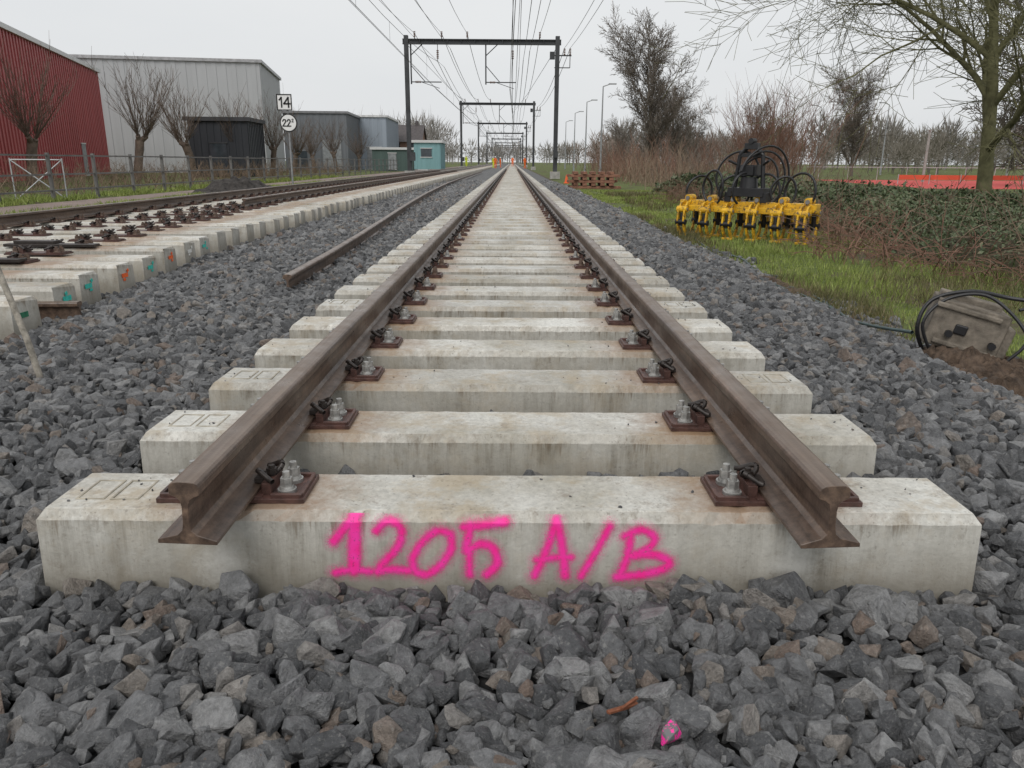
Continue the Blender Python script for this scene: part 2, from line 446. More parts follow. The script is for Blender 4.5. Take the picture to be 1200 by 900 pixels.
for pts,w in strokes:
    q=[px2(p) for p in pts]; hw=w/1115*2.52*.80
    P=[q[0]]+q+[q[-1]]; out=[]
    for i in range(1,len(P)-2):
        for t in np.linspace(0,1,7)[:-1]:
            p0,p1,p2,p3=[np.array(P[i+j]) for j in (-1,0,1,2)]
            out.append(.5*((2*p1)+(-p0+p2)*t+(2*p0-5*p1+4*p2-p3)*t*t+(-p0+3*p1-3*p2+p3)*t**3))
    out.append(np.array(q[-1]))
    for a,b in zip(out[:-1],out[1:]):
        ab=b-a; L2=(ab**2).sum()+1e-12
        t=np.clip(((GX-a[0])*ab[0]+(GZ-a[1])*ab[1])/L2,0,1)
        d=np.hypot(GX-a[0]-t*ab[0],GZ-a[1]-t*ab[1])-hw
        D=np.minimum(D,d)
GY=.012*(GZ+.07)/.232-.0042
GYt=np.where(GZ>.162,.012+.018*(GZ-.162)/.028-.0045,GY)
V=np.stack([GX,GYt,GZ],-1).reshape(-1,3); n=len(gx); m_=len(gz)
I=(np.arange(m_-1)[:,None]*n+np.arange(n-1)[None]).reshape(-1)
F=np.stack([I,I+1,I+1+n,I+n],-1)
Df=D.reshape(-1); keep=(Df[F].min(1)<.024); F=F[keep]
M_PINK,nt,b=newmat('pink_spray_paint',.5,.4)
at=nt.nodes.new('ShaderNodeAttribute'); at.attribute_name='dist'
v=coords(nt)
dd=mth(nt,'ADD',at.outputs['Fac'],mth(nt,'MULTIPLY',mth(nt,'SUBTRACT',noise(nt,v,55,5,.85),.5),.018))
core=ramp(nt,mth(nt,'MULTIPLY',mth(nt,'ADD',dd,.02),25.0),[(.32,1),(.70,0)])
halo=ramp(nt,mth(nt,'MULTIPLY',mth(nt,'ADD',at.outputs['Fac'],.02),22.0),[(.42,1),(.95,0)])
spk=ramp(nt,noise(nt,v,420,2,.6),[(.48,0),(.60,1)])
pits=ramp(nt,noise(nt,v,130,2,.6),[(.62,1),(.72,.35)])
al=mth(nt,'MULTIPLY',mth(nt,'MAXIMUM',mth(nt,'MULTIPLY',core,.96),mth(nt,'MULTIPLY',mth(nt,'MULTIPLY',halo,spk),.65)),pits)
nt.links.new(al,b.inputs['Alpha'])
nt.links.new(ramp(nt,noise(nt,v,30,4),[(.3,(1.0,.022,.30)),(.7,(1.0,.05,.42))]),b.inputs['Base Color'])
g_ob=npmesh('graffiti_marking',V,F,M_PINK,main)
a=g_ob.data.attributes.new('dist','FLOAT','POINT'); a.data.foreach_set('value',Df.astype(np.float32))

# ------------------------------------------------------------ ballast stones
src=bpy.data.collections.new('ballast_stone_sources')
def rock(seed):
    r=np.random.default_rng(seed+50); bm=bmesh.new()
    ax=np.array([.62,.46*r.uniform(.85,1.15),.36*r.uniform(.8,1.25)])
    for i in range(15):
        p=r.normal(size=3); p/=(np.abs(p)**5).sum()**.2
        p*=r.uniform(.82,1.0); p=p*ax; bm.verts.new(p)
    res=bmesh.ops.convex_hull(bm,input=bm.verts)
    ge=[g for g in list(res['geom_interior'])+list(res['geom_unused']) if isinstance(g,bmesh.types.BMVert)]
    if ge: bmesh.ops.delete(bm,geom=list(set(ge)),context='VERTS')
    bmesh.ops.dissolve_limit(bm,angle_limit=R(16),verts=bm.verts,edges=bm.edges)
    bmesh.ops.bevel(bm,geom=list(bm.edges),offset=.022,segments=1,affect='EDGES',clamp_overlap=True)
    me=bpy.data.meshes.new('ballast_stone'); bm.to_mesh(me); bm.free(); me.materials.append(M_ROCK)
    ob=bpy.data.objects.new('ballast_stone',me); src.objects.link(ob); return ob
rocks=[rock(i) for i in range(16)]
def jit(x0,x1,y0,y1,c):
    gx=np.arange(x0,x1,c); gy=np.arange(y0,y1,c); A,B=np.meshgrid(gx,gy)
    A=A+rng.uniform(-.5,.5,A.shape)*c; B=B+rng.uniform(-.5,.5,A.shape)*c
    return np.stack([A.ravel(),B.ravel()],-1)
sets=[(-4.6,3.3,-1.5,5,.037,.058,.017),(-4.4,3.1,5,12,.045,.064,.014),(-4.2,2.9,12,24,.062,.075,.012),(-4.1,2.9,24,42,.10,.10,.012)]
Ps=[];Ss=[]
for x0,x1,y0,y1,c,sz,zj in sets:
    p=jit(x0,x1,y0,y1,c); x,y=p[:,0],p[:,1]
    ph=np.mod(y,.6)
    ins=(np.abs(x)<1.275)&(y>-.012)&(ph<.315)&(y>0)
    ins|=(np.abs(x)<1.275)&(y>-.022)&(y<.02)
    xr=np.interp(y,RY,RX)
    ph2=np.mod(y-2.25,.6); ins|=(x<xr+.02)&(y>2.24)&(ph2<.31)
    e=2.45+.14*np.sin(y*1.7)+.1*np.sin(y*4.1)
    thin=rng.uniform(size=len(x))<sst(e-.1,e+.7,x)*.97
    k=~ins&~thin; p=p[k]; x,y=p[:,0],p[:,1]
    z=np.maximum(H(x,y),G-.0)+rng.uniform(-1,1,len(x))*zj
    s=sz*rng.lognormal(0,.30,len(x))*1.0
    crib=(np.abs(x)<1.28)&(y>0); z=np.where(crib,z-.02,z)
    Ps.append(np.stack([x,y,z],-1)); Ss.append(s)
p=np.stack([rng.uniform(-4.4,2.3,8000),rng.uniform(-1.4,9,8000)],-1); x,y=p[:,0],p[:,1]
xr=np.interp(y,RY,RX)
k=((np.abs(x)>1.31)|(y<-.10))&(x>xr+.05); p=p[k]; x,y=p[:,0],p[:,1]
Ps.append(np.stack([x,y,H(x,y)+.018],-1)); Ss.append(.056*rng.lognormal(0,.25,len(x)))
# fines
p=np.stack([rng.uniform(-3.4,2.6,9000),rng.uniform(-1.3,5,9000)],-1); x,y=p[:,0],p[:,1]
k=((np.abs(x)>1.28)|(y<-.03))&(x>np.interp(y,RY,RX)+.05); p=p[k]; x,y=p[:,0],p[:,1]
Ps.append(np.stack([x,y,H(x,y)+rng.uniform(.0,.022,len(x))],-1)); Ss.append(.022*rng.lognormal(0,.3,len(x)))
# chips left on the sleepers
nn=420; kk=rng.integers(0,16,nn); x=np.clip(rng.normal(0,1,nn)*.25+rng.choice([-1.1,-.6,.6,1.1],nn),-1.2,1.2)
Ps.append(np.stack([x,kk*.6+rng.uniform(.04,.26,nn),np.full(nn,SZ+.002)],-1)); Ss.append(rng.uniform(.003,.010,nn))
P=np.concatenate(Ps); S=np.concatenate(Ss); n=len(P)
me=bpy.data.meshes.new('ballast_gravel'); me.vertices.add(n); me.vertices.foreach_set('co',P.astype(np.float32).ravel())
a=me.attributes.new('rot','FLOAT_VECTOR','POINT')
rot=np.stack([rng.normal(0,.7,n),rng.normal(0,.7,n),rng.uniform(0,6.28,n)],-1); a.data.foreach_set('vector',rot.astype(np.float32).ravel())
a=me.attributes.new('scl','FLOAT_VECTOR','POINT'); sv=S[:,None]*rng.uniform(.82,1.18,(n,3)); a.data.foreach_set('vector',sv.astype(np.float32).ravel())
a=me.attributes.new('idx','INT','POINT'); a.data.foreach_set('value',rng.integers(0,16,n).astype(np.int32))
grav=bpy.data.objects.new('ballast_gravel',me); COL.objects.link(grav)
for r_ in rocks: r_.parent=grav
ng=bpy.data.node_groups.new('scatter_stones','GeometryNodeTree')
ng.interface.new_socket('Geometry',in_out='INPUT',socket_type='NodeSocketGeometry')
ng.interface.new_socket('Geometry',in_out='OUTPUT',socket_type='NodeSocketGeometry')
gi=ng.nodes.new('NodeGroupInput'); go=ng.nodes.new('NodeGroupOutput')
ip=ng.nodes.new('GeometryNodeInstanceOnPoints'); ci=ng.nodes.new('GeometryNodeCollectionInfo')
ci.inputs['Collection'].default_value=src; ci.inputs['Separate Children'].default_value=True; ci.inputs['Reset Children'].default_value=True
def na(t,nm):
    q=ng.nodes.new('GeometryNodeInputNamedAttribute'); q.data_type=t; q.inputs['Name'].default_value=nm
    return [o for o in q.outputs if o.enabled and o.name=='Attribute'][0]
ng.links.new(gi.outputs[0],ip.inputs['Points']); ng.links.new(ci.outputs[0],ip.inputs['Instance'])
ip.inputs['Pick Instance'].default_value=True
ng.links.new(na('INT','idx'),ip.inputs['Instance Index'])
e2r=ng.nodes.new('FunctionNodeEulerToRotation'); ng.links.new(na('FLOAT_VECTOR','rot'),e2r.inputs[0]); ng.links.new(e2r.outputs[0],ip.inputs['Rotation'])
ng.links.new(na('FLOAT_VECTOR','scl'),ip.inputs['Scale'])
ng.links.new(ip.outputs[0],go.inputs[0])
md=grav.modifiers.new('scatter','NODES'); md.node_group=ng

# small debris
mb=MB(); rr=Matrix.Rotation(.5,3,'Z')@Matrix.Rotation(.1,3,'Y')
mb.box((.235,-.52,.012),(.075,.009,.005),0,rr); mb.box((.25,-.51,.016),(.05,.006,.005),0,Matrix.Rotation(.75,3,'Z')); mb.box((.22,-.525,.010),(.04,.006,.004),0,Matrix.Rotation(.3,3,'Z'))
mb.obj('wood_splinter',[plain('splinter_wood',(.20,.075,.04),.8,.3,0,.4,60)])
me=rocks[3].data.copy(); me.materials.clear()
pm_,nt,b=newmat('pink_painted_stone',.6,.4); vv=coords(nt)
nt.links.new(mix(nt,ramp(nt,noise(nt,vv,2.2,5,.8),[(.50,0),(.54,1)]),(.15,.15,.155),(.95,.03,.35)),b.inputs['Base Color'])
me.materials.append(pm_); inst('painted_stone',me,(.325,-.585,.005),None,.9,(.055,.05,.05))

def blob_sheet(name,cx,cy,rx,ry,h,mat,seed,res=.03):
    gx=np.arange(-rx,rx+.001,res); gy=np.arange(-ry,ry+.001,res); A,B=np.meshgrid(gx,gy)
    rr=np.sqrt((A/rx)**2+(B/ry)**2)+.15*snoise(A,B,6,seed)
    jj=np.random.default_rng(seed).normal(0,.012,A.shape)
    Z=h*(1-sst(.2,1.0,rr))*(1+.5*snoise(A,B,9,seed+1))+.02*snoise(A,B,40,seed+2)+jj*min(1,h*8)-.05*sst(.75,1.05,rr)
    V=np.stack([A+cx,B+cy,Z+G],-1).reshape(-1,3); n=len(gx); m_=len(gy)
    I=(np.arange(m_-1)[:,None]*n+np.arange(n-1)[None]).reshape(-1)
    return npmesh(name,V,np.stack([I,I+1,I+1+n,I+n],-1),mat)
M_SOIL=plain('dark_soil',(.10,.07,.05),.85,.3,0,.6,14,1.0)
blob_sheet('soil_mound',2.72,2.3,.75,1.1,.17,M_SOIL,11,.02)
blob_sheet('soil_mound',2.62,5.6,.35,2.2,.09,M_SOIL,15,.03)
blob_sheet('soil_mound',-10.2,27.5,1.8,2.2,.5,plain('asphalt_rubble',(.05,.045,.042),.9,.3,0,.5,6,1.0),21,.12)

# ------------------------------------------------------------ grass
def blades(name,n,x0,x1,y0,y1,h0,h1,w,thr=-.25,mat=M_GRASS,ypow=1.6,seed=1,clip=True):
    r=np.random.default_rng(seed)
    x=r.uniform(x0,x1,n); y=y0+(y1-y0)*r.uniform(size=n)**ypow
    k=(snoise(x,y,1.1,seed+5)+.5*snoise(x,y,5,seed+6)+r.normal(0,.15,n))>thr
    if clip: k&=x>np.where(x>0,2.68+.12*np.sin(y*1.7)+.1*np.sin(y*4.1)+.1*r.normal(size=len(x)),-99)
    x,y=x[k],y[k]; n=len(x)
    sc=np.clip((y+1.8)/7,1,4)
    h=r.uniform(h0,h1,n)*(1+.4*snoise(x,y,2,seed+9)); a=r.uniform(0,6.28,n); ln=r.uniform(0,.9,n)*h; b=r.uniform(0,6.28,n)
    ww=w*sc*r.uniform(.6,1.3,n)
    V=np.empty((n,3,3))
    V[:,0]=np.stack([x-np.cos(a)*ww,y-np.sin(a)*ww,np.full(n,G-.01)],-1)
    V[:,1]=np.stack([x+np.cos(a)*ww,y+np.sin(a)*ww,np.full(n,G-.01)],-1)
    V[:,2]=np.stack([x+np.cos(b)*ln,y+np.sin(b)*ln,G+h],-1)
    return npmesh(name,V.reshape(-1,3),np.arange(3*n).reshape(-1,3),mat)
blades('grass',140000,2.5,8.5,2.2,34,.02,.075,.0045,-.14)
blades('grass',10000,3.0,5.6,2.2,20,.10,.18,.004,.18,seed=4)
blades('weeds',18000,2.30,3.2,3.4,16,.05,.17,.005,.10,M_WEED,1.3,14,False)
blades('weeds',20000,3.6,6.5,4.5,30,.05,.22,.005,.18,M_WEED,1.3,17,False)
blades('grass',50000,-11.3,-8.5,8,60,.05,.16,.006,-.2,seed=8)
blades('grass',20000,-14.8,-13.4,14,60,.05,.2,.006,-.2,seed=9)

# ------------------------------------------------------------ brambles / hedge
def bramble(name,poly,n,hfun,size,seed,mat):
    r=np.random.default_rng(seed)
    x=r.uniform(poly[0],poly[1],n*2); y=r.uniform(poly[2],poly[3],n*2)
    h=hfun(x,y); k=h>.08; x,y,h=x[k][:n],y[k][:n],h[k][:n]; n=len(x)
    z=G+h*np.sqrt(r.uniform(.05,1.0,n))+r.normal(0,.09,n)
    sc=size*np.clip(y/12,.8,3)*r.uniform(.4,1.5,n)
    d1=r.normal(size=(n,3)); d1/=np.linalg.norm(d1,axis=1)[:,None]
    d2=np.cross(d1,r.normal(size=(n,3))); d2/=np.linalg.norm(d2,axis=1)[:,None]
    c=np.stack([x,y,np.maximum(z,G+.01)],-1)
    V=np.stack([c-d1*sc[:,None],c+d2*sc[:,None]*.45,c+d1*sc[:,None],c-d2*sc[:,None]*.45],1).reshape(-1,3)
    return npmesh(name,V,np.arange(4*n).reshape(-1,4),mat)
def hf(x,y):
    e=5.3+.04*y+.5*np.sin(y*.5)+.3*np.sin(y*1.3)
    b=sst(e-.1,e+1.5,x)*(1-sst(14,16,x))*(1-sst(20,24,y)*sst(9,11,x))
    h=(.66+.40*snoise(x,y,1.1,31)+.22*snoise(x,y,3.5,32))
    return b*np.maximum(h,.14)*(.76+.32*sst(9,22,y))*(1-.34*sst(7,9.5,x))
bramble('bramble_hedge',(4.8,16,4.5,34),95000,hf,.040,41,M_BRAMBLE)
gx=np.arange(4.8,16,.25); gy=np.arange(4.5,34,.25); A,B=np.meshgrid(gx,gy); Z=G+hf(A,B)*.55-.03
V=np.stack([A,B,Z],-1).reshape(-1,3); n=len(gx);m_=len(gy)
I=(np.arange(m_-1)[:,None]*n+np.arange(n-1)[None]).reshape(-1)
npmesh('hedge_undergrowth',V,np.stack([I,I+1,I+1+n,I+n],-1),plain('undergrowth',(.05,.045,.028),.95,.1,0,.4,3,.8))

def stems(mb,n,region,hfun,rad,seed,lean=.35,sub=3,ground=G):
    r=random.Random(seed)
    for i in range(n):
        x,y=region(r); h=hfun(r); p=Vector((x,y,ground)); d=Vector((r.gauss(0,lean),r.gauss(0,lean),1)).normalized()
        k=4; rr=rad*r.uniform(.6,1.2)
        for j in range(k):
            q=p+d*h/k; mb.seg(p,q,rr*(1-j/k*.8),rr*(1-(j+1)/k*.8),3)
            if j>0:
                for s_ in range(sub):
                    e=(d+Vector((r.gauss(0,.5),r.gauss(0,.5),r.gauss(.1,.3)))).normalized()
                    l=h*r.uniform(.12,.3); st=p.lerp(q,r.random())
                    mb.seg(st,st+e*l,rr*.45,rr*.2,3)
            p=q; d=(d+Vector((r.gauss(0,.12),r.gauss(0,.12),.02))).normalized()
def arching(name,n,seed,mat,h0,h1,x1=5.5):
    mb=MB(); r=random.Random(seed)
    for i in range(n):
        y=4.0+27*r.random()**1.4; x=5.0+.04*y+.5*math.sin(y*.5)+.3*math.sin(y*1.3)+r.uniform(-.5,x1)
        p=Vector((x,y,G)); d=Vector((r.gauss(-.25,.6),r.gauss(-.2,.6),1)).normalized(); L=r.uniform(h0,h1)
        for j in range(5):
            q=p+d*L/5; mb.seg(p,q,.006,.005,3)
            if j>1 and r.random()<.6:
                e=(d+Vector((r.gauss(0,.6),r.gauss(0,.6),r.gauss(0,.4)))).normalized(); mb.seg(q,q+e*L*.22,.004,.003,3)
            p=q; d=(d+Vector((r.gauss(0,.12),r.gauss(0,.12),-.22))).normalized()
    mb.obj(name,[mat])
arching('bramble_twigs',1300,5,M_TWIG_BROWN,.4,1.25)
arching('bramble_twigs',1100,6,M_TWIG_RED,.25,.7,.9)
def scrub(name,mat,seed,ncl,y0,y1,xo,wd,h0,h1,nst,rad):
    r=random.Random(seed); mb=MB()
    for i in range(ncl):
        y=y0+(y1-y0)*r.random()**1.2; x=xo+.055*y+r.uniform(0,wd); h=r.uniform(h0,h1)*(1.0 if r.random()<.75 else .55); w=h*.34
        stems(mb,nst,lambda q:(x+q.gauss(0,w),y+q.gauss(0,w)),lambda q:h*q.uniform(.45,1.0),rad,seed*100+i,.38,3)
    mb.obj(name,[mat])
scrub('scrub_bushes',M_TWIG_RED,3,36,36,110,5.0,6,1.5,3.6,24,.018)
scrub('scrub_bushes',M_TWIG_TAN,4,34,32,105,4.7,5,1.0,2.6,22,.016)
scrub('scrub_bushes',M_TWIG_GREY,5,24,45,110,7,9,2.5,4.8,24,.020)
scrub('scrub_bushes',M_TWIG_TAN,6,12,25,36,6.0,5,.8,1.6,18,.010)
mb=MB()
stems(mb,150,lambda r:(12.3+r.gauss(0,1.0),36+r.gauss(0,.8)),lambda r:r.uniform(3.0,4.9),.017,4,.28,4)
mb.obj('hazel_shrub',[M_TWIG_RED])

# ------------------------------------------------------------ trees
def branch(mb,p,d,L,r,lvl,mx,rnd,P):
    ns=P['segs'][min(lvl,len(P['segs'])-1)]
    wg=P['wig']*(.35 if lvl==0 else 1)
    for i in range(ns):
        d=(d+Vector((rnd.gauss(0,wg),rnd.gauss(0,wg),rnd.gauss(0,wg)+P['up']))).normalized()
        q=p+d*L/ns; ra=max(P['min'],r*(1-.7*i/ns)); rb=max(P['min'],r*(1-.7*(i+1)/ns))
        mb.seg(p,q,ra,rb,8 if ra>.05 else (5 if ra>.02 else 3))
        if lvl<mx and (i+1)/ns>P['start'][min(lvl,len(P['start'])-1)]:
            nk=P['kids'][min(lvl,len(P['kids'])-1)]; az0=rnd.uniform(0,6.28)
            for c in range(nk):
                az=az0+c*6.28/nk+rnd.uniform(-.6,.6); sp=rnd.uniform(*P['spread'])
                u=d.cross(Vector((0,0,1)) if abs(d.z)<.95 else Vector((1,0,0))).normalized(); w=d.cross(u)
                e=(d*math.cos(sp)+(u*math.cos(az)+w*math.sin(az))*math.sin(sp)).normalized()
                branch(mb,q.lerp(p,rnd.random()*.5),e,L*rnd.uniform(*P['ratio']),rb*P.get('rr',.62),lvl+1,mx,rnd,P)
        p=q
PT=dict(segs=[7,5,4,3,2],wig=.12,up=.03,min=.0065,start=[.25,.2,.15,.1],kids=[2,2,2,3],spread=(.5,1.0),ratio=(.5,.70))
mb=MB(); branch(mb,Vector((0,0,-.05)),Vector((-.06,0,1)),7.4,.22,0,4,random.Random(21),PT)
mb.obj('bare_tree',[M_BARK],None,0,(13.1,20.0,G),R(40))
PT2=dict(PT,segs=[7,5,4,3,2],kids=[3,2,2,2],min=.013,spread=(.4,.75),ratio=(.36,.50),up=.045,start=[.12,.15,.1,.1],rr=.5)
mb=MB(); branch(mb,Vector((0,0,0)),Vector((0,0,1)),8.6,.2,0,4,random.Random(5),PT2)
T2=mb.mesh('bare_tree',[M_TWIG_GREY]); inst('bare_tree',T2,(11.4,63,G))
mb=MB(); branch(mb,Vector((0,0,0)),Vector((0,0,1)),6.5,.16,0,4,random.Random(8),dict(PT2,kids=[2,2,2,2],spread=(.5,1.0)))
T3=mb.mesh('bare_tree',[M_TWIG_GREY]); inst('bare_tree',T3,(31,44,G))
for x,y,s_,a_,t_ in ((16,78,.75,1,T2),(21,92,.85,2,T3),(27,85,.8,3,T3),(13.5,98,.7,4,T3),(35,80,.9,5,T2),(19.5,27,.95,.8,T3)):
    inst('bare_tree',t_,(x,y,G),None,a_,(s_,s_,s_))

def willow(seed):
    r=random.Random(seed); mb=MB(); p=Vector((0,0,-.05)); d=Vector((r.gauss(0,.08),r.gauss(0,.08),1)).normalized(); rad=.22
    for i in range(5):
        q=p+d*.42; mb.seg(p,q,rad*(1+.08*r.random()),rad*(1+.1*(i/4)),9); p=q; d=(d+Vector((r.gauss(0,.07),r.gauss(0,.07),0))).normalized()
    for k in range(5):
        e=Vector((r.gauss(0,.7),r.gauss(0,.7),.6)).normalized(); q=p+e*r.uniform(.25,.55); mb.seg(p-d*.1,q,.17,.10,8,0,True)
        for j in range(9):
            f=Vector((r.gauss(0,.34)+e.x*.45,r.gauss(0,.34)+e.y*.45,1)).normalized(); L=r.uniform(1.8,4.0); a=q
            for t in range(4):
                b_=a+f*L/4; mb.seg(a,b_,.020*(1-t*.2),.020*(1-(t+1)*.2),3)
                for s_ in range(3):
                    g_=(f+Vector((r.gauss(0,.4),r.gauss(0,.4),.1))).normalized(); st=a.lerp(b_,r.random()); mb.seg(st,st+g_*L*r.uniform(.12,.3),.009,.006,3)
                a=b_; f=(f+Vector((r.gauss(0,.09),r.gauss(0,.09),.06))).normalized()
    return mb.mesh('pollard_willow_tree',[M_WILLOW])
WM=[willow(s) for s in (1,2,3,4)]
for i,(x,y,s) in enumerate([(-23.0,36,1.0),(-23.8,48.5,1.12),(-22.4,54,1.15),(-20.6,58.5,1.0),(-19.9,64,.95),(-20.4,72,.9),(-19.8,78,.85),(-19.0,84,.85),(-18.0,92,.85)]):
    inst('pollard_willow_tree',WM[i%4],(x,y,G),None,i*1.3,(s,s,s*(1+.08*math.sin(i*2))))
mb=MB(); stems(mb,1100,lambda r:(-14.6-r.random()*5.5,20+55*r.random()),lambda r:r.uniform(.5,1.3),.014,12,.5,3)
mb.obj('winter_border_plants',[M_TWIG_BROWN])

def farline(name,n,xf,yf,hf_,seed,mat,per=240,sw=.06):
    r=np.random.default_rng(seed); Vs=[]
    for i in range(n):
        cx=xf(r); cy=yf(r); h=hf_(r); w=h*r.uniform(.28,.48)
        u=r.normal(size=(per,3)); u/=np.linalg.norm(u,axis=1)[:,None]; rad=r.uniform(0,1,per)**.45
        b=u*rad[:,None]*np.array([w,w,h*.42])+np.array([0,0,h*.52]); b[:,2]=np.maximum(b[:,2],.1)
        b[:12]=[0,0,0]
        dr=u*.8+r.normal(0,.5,(per,3)); dr[:,2]+=.7
        t=b+dr*h*.13; t[:12]=r.normal(0,.2,(12,3))+np.array([0,0,h*.6])
        a=r.uniform(0,6.28,per); side=np.stack([np.cos(a),np.zeros(per),np.sin(a)*.5],-1)*sw*h/7
        off=np.array([cx,cy,G])
        Vs.append(np.stack([b-side+off,b+side+off,t+off],1).reshape(-1,3))
    V=np.concatenate(Vs); return npmesh(name,V,np.arange(len(V)).reshape(-1,3),mat)
farline('distant_tree_line',150,lambda r:r.uniform(25,260),lambda r:r.uniform(170,260),lambda r:r.uniform(6,12),1,M_FARTREE,300,.13)
farline('distant_tree_line',60,lambda r:r.uniform(-60,30),lambda r:r.uniform(330,420),lambda r:r.uniform(6,10),2,M_FARTREE,160,.15)
farline('distant_tree_line',16,lambda r:r.uniform(-34,-14),lambda r:r.uniform(150,190),lambda r:r.uniform(7,11),3,M_FARTREE,300,.08)
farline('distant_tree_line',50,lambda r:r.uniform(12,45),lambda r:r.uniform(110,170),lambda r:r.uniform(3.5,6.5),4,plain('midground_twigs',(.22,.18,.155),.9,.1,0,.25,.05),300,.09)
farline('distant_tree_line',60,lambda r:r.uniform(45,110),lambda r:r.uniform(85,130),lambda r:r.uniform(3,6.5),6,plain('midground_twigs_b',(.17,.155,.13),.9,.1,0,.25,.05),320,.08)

# ------------------------------------------------------------ catenary portals
M_MAST=plain('dark_mast_steel',(.055,.058,.062),.6,.4,.2,.25,2)
M_WIRE=plain('catenary_copper',(.08,.08,.08),.6,.4)
M_INS=plain('insulator',(.16,.10,.08),.4,.5)
def portal_mesh():
    mb=MB(); xl,xr=-7.5,3.15; zt=9.55; zb=9.15
    for x in (xl,xr):
        mb.box((x,-.13,zt/2),(.30,.025,zt),0); mb.box((x,.13,zt/2),(.30,.025,zt),0); mb.box((x,0,zt/2),(.02,.235,zt),0)
        mb.box((x,0,.15),(.7,.7,.5),3)
    L=xr-xl
    mb.box(((xl+xr)/2,0,zb+.15),(L+.5,.28,.05)); mb.box(((xl+xr)/2,0,zb-.15),(L+.5,.28,.05)); mb.box(((xl+xr)/2,0,zb),(L+.5,.03,.25))
    k=int(L/.9)
    for i in range(k+1): mb.box((xl+L*i/k,0,zb),(.03,.26,.24))
    for cx in (0,-5.3):
        mb.seg((cx-1.9,0,zb-.1),(cx-1.9,0,6.35),.055,.055,6)
        mb.seg((cx-1.9,0,6.5),(cx+.25,0,6.5),.04,.04,6)
        mb.seg((cx-1.9,0,7.6),(cx-.9,0,6.5),.03,.03,6)
        mb.seg((cx-1.9,0,zb-.9),(cx-1.0,0,zb-.1),.035,.035,6)
        mb.seg((cx-1.2,0,6.5),(cx+.1,0,6.08),.022,.022,6)
        for j in range(5): mb.seg((cx,0,8.05+j*.12),(cx,0,8.12+j*.12),.08,.08,8,2,True)
        mb.seg((cx,0,7.9),(cx,0,zb-.1),.025,.025,6)
        for j in range(4): mb.seg((cx-1.6+j*.1,0,6.5),(cx-1.54+j*.1,0,6.5),.075,.075,8,2,True)
    mb.box((xr+.35,0,8.3),(1.3,.08,.08)); mb.box((xr+.35,0,7.5),(1.1,.06,.06)); mb.seg((xr+.9,0,7.5),(xr+.9,0,8.5),.03,.03,6)
    for q in (xr+.9,xr+.5,):
        for j in range(4): mb.seg((q,0,8.35+j*.11),(q,0,8.42+j*.11),.07,.07,8,2,True)
    mb.box((xr-.35,.05,8.3),(.35,.2,.5)); 
    for q in (-5.0,1.9,-6.9,-3.2):
        mb.seg((q,0,zb+.15),(q,0,zb+.55),.03,.03,6)
        for j in range(4): mb.seg((q,0,zb+.3+j*.1),(q,0,zb+.36+j*.1),.07,.07,8,2,True)
    mb.box((xl+.25,-.2,1.4),(.4,.25,.6)); mb.box((xr+.05,-.25,1.6),(.25,.2,.45))
    return mb.mesh('catenary_portal',[M_MAST,M_WIRE,M_INS,plain('mast_footing',(.35,.34,.32),.8)])
ME_P=portal_mesh()
P0=56.5
for k in range(9): inst('catenary_portal',ME_P,(0,P0+60*k,0))
def wires():
    mb=MB()
    ysup=[P0-120,P0-60]+[P0+60*k for k in range(9)]
    def wire(x,z,sag,r,xs=0):
        r=r*1.25
        for i,(a,b_) in enumerate(zip(ysup[:-1],ysup[1:])):
            N=10; pts=[]
            for k in range(N+1):
                t=k/N; sg=xs*(1 if i%2 else -1)*(1-2*t)
                pts.append((x+sg,a+(b_-a)*t,z-4*sag*t*(1-t)))
            mb.tube(pts,r*(1 if b_<60 else 1.5 if b_<180 else 2),4)
    for cx in (0,-5.3):
        wire(cx,6.08,.03,.010,.2); wire(cx+.07,6.06,.03,.010,.2); wire(cx,7.85,1.1,.011); wire(cx+.3,7.5,.6,.009,-.15)
        for a in ysup[:4]:
            for k in range(1,8):
                t=k/8; zt=7.85-4*1.1*t*(1-t); mb.seg((cx,a+60*t,6.05),(cx,a+60*t,zt),.006,.006,3)
    for x,z,s_ in ((-5.0,9.7,1.0),(1.9,9.7,1.0),(-6.9,9.7,.9),(-3.2,9.7,1.1),(.75,8.0,.7),(3.65,8.8,.8),(4.05,8.8,.8),(.35,9.3,.5),(1.2,8.6,.9),(-4.4,8.7,.7)): wire(x,z,s_,.011)
    mb.tube([(-7.5,P0,9.0),(-6.2,80,8.0),(-5.3,P0+60,7.9)],.02,4); mb.tube([(3.15,P0,8.9),(1.6,85,8.0),(0,P0+60,7.85)],.02,4)
    return mb.obj('overhead_wires',[M_WIRE])
wires()
# ------------------------------------------------------------ signs
s=empty('speed_sign',(-10.9,37.5,G))
mb=MB(); mb.seg((0,0,0),(0,0,4.3),.045,.045,10,0,True); mb.obj('post',[plain('sign_post',(.3,.31,.32),.5,.4,.3)],s)
M_WHITE=plain('sign_white',(.8,.8,.8),.5,.4,0,.04); M_BLACK=plain('sign_black',(.02,.02,.02),.5,.4)
mb=MB()
mb.box((-.12,-.06,3.92),(.74,.02,.74),0)
for a in ((-.12,3.57,.74,.05),(-.12,4.27,.74,.05),(-.465,3.92,.05,.65),(.225,3.92,.05,.65)): mb.box((a[0],-.075,a[1]),(a[2],.012,a[3]),1)
def glyph(mb,segs,ox,oz,sc,w,y):
    for (x0,z0,x1,z1) in segs:
        a=Vector((ox+x0*sc,0,oz+z0*sc)); b_=Vector((ox+x1*sc,0,oz+z1*sc)); d=b_-a; ang=math.atan2(d.z,d.x)
        mb.box(((a.x+b_.x)/2,y,(a.z+b_.z)/2),(d.length+w*.8,.01,w),1,Matrix.Rotation(-ang,3,'Y'))
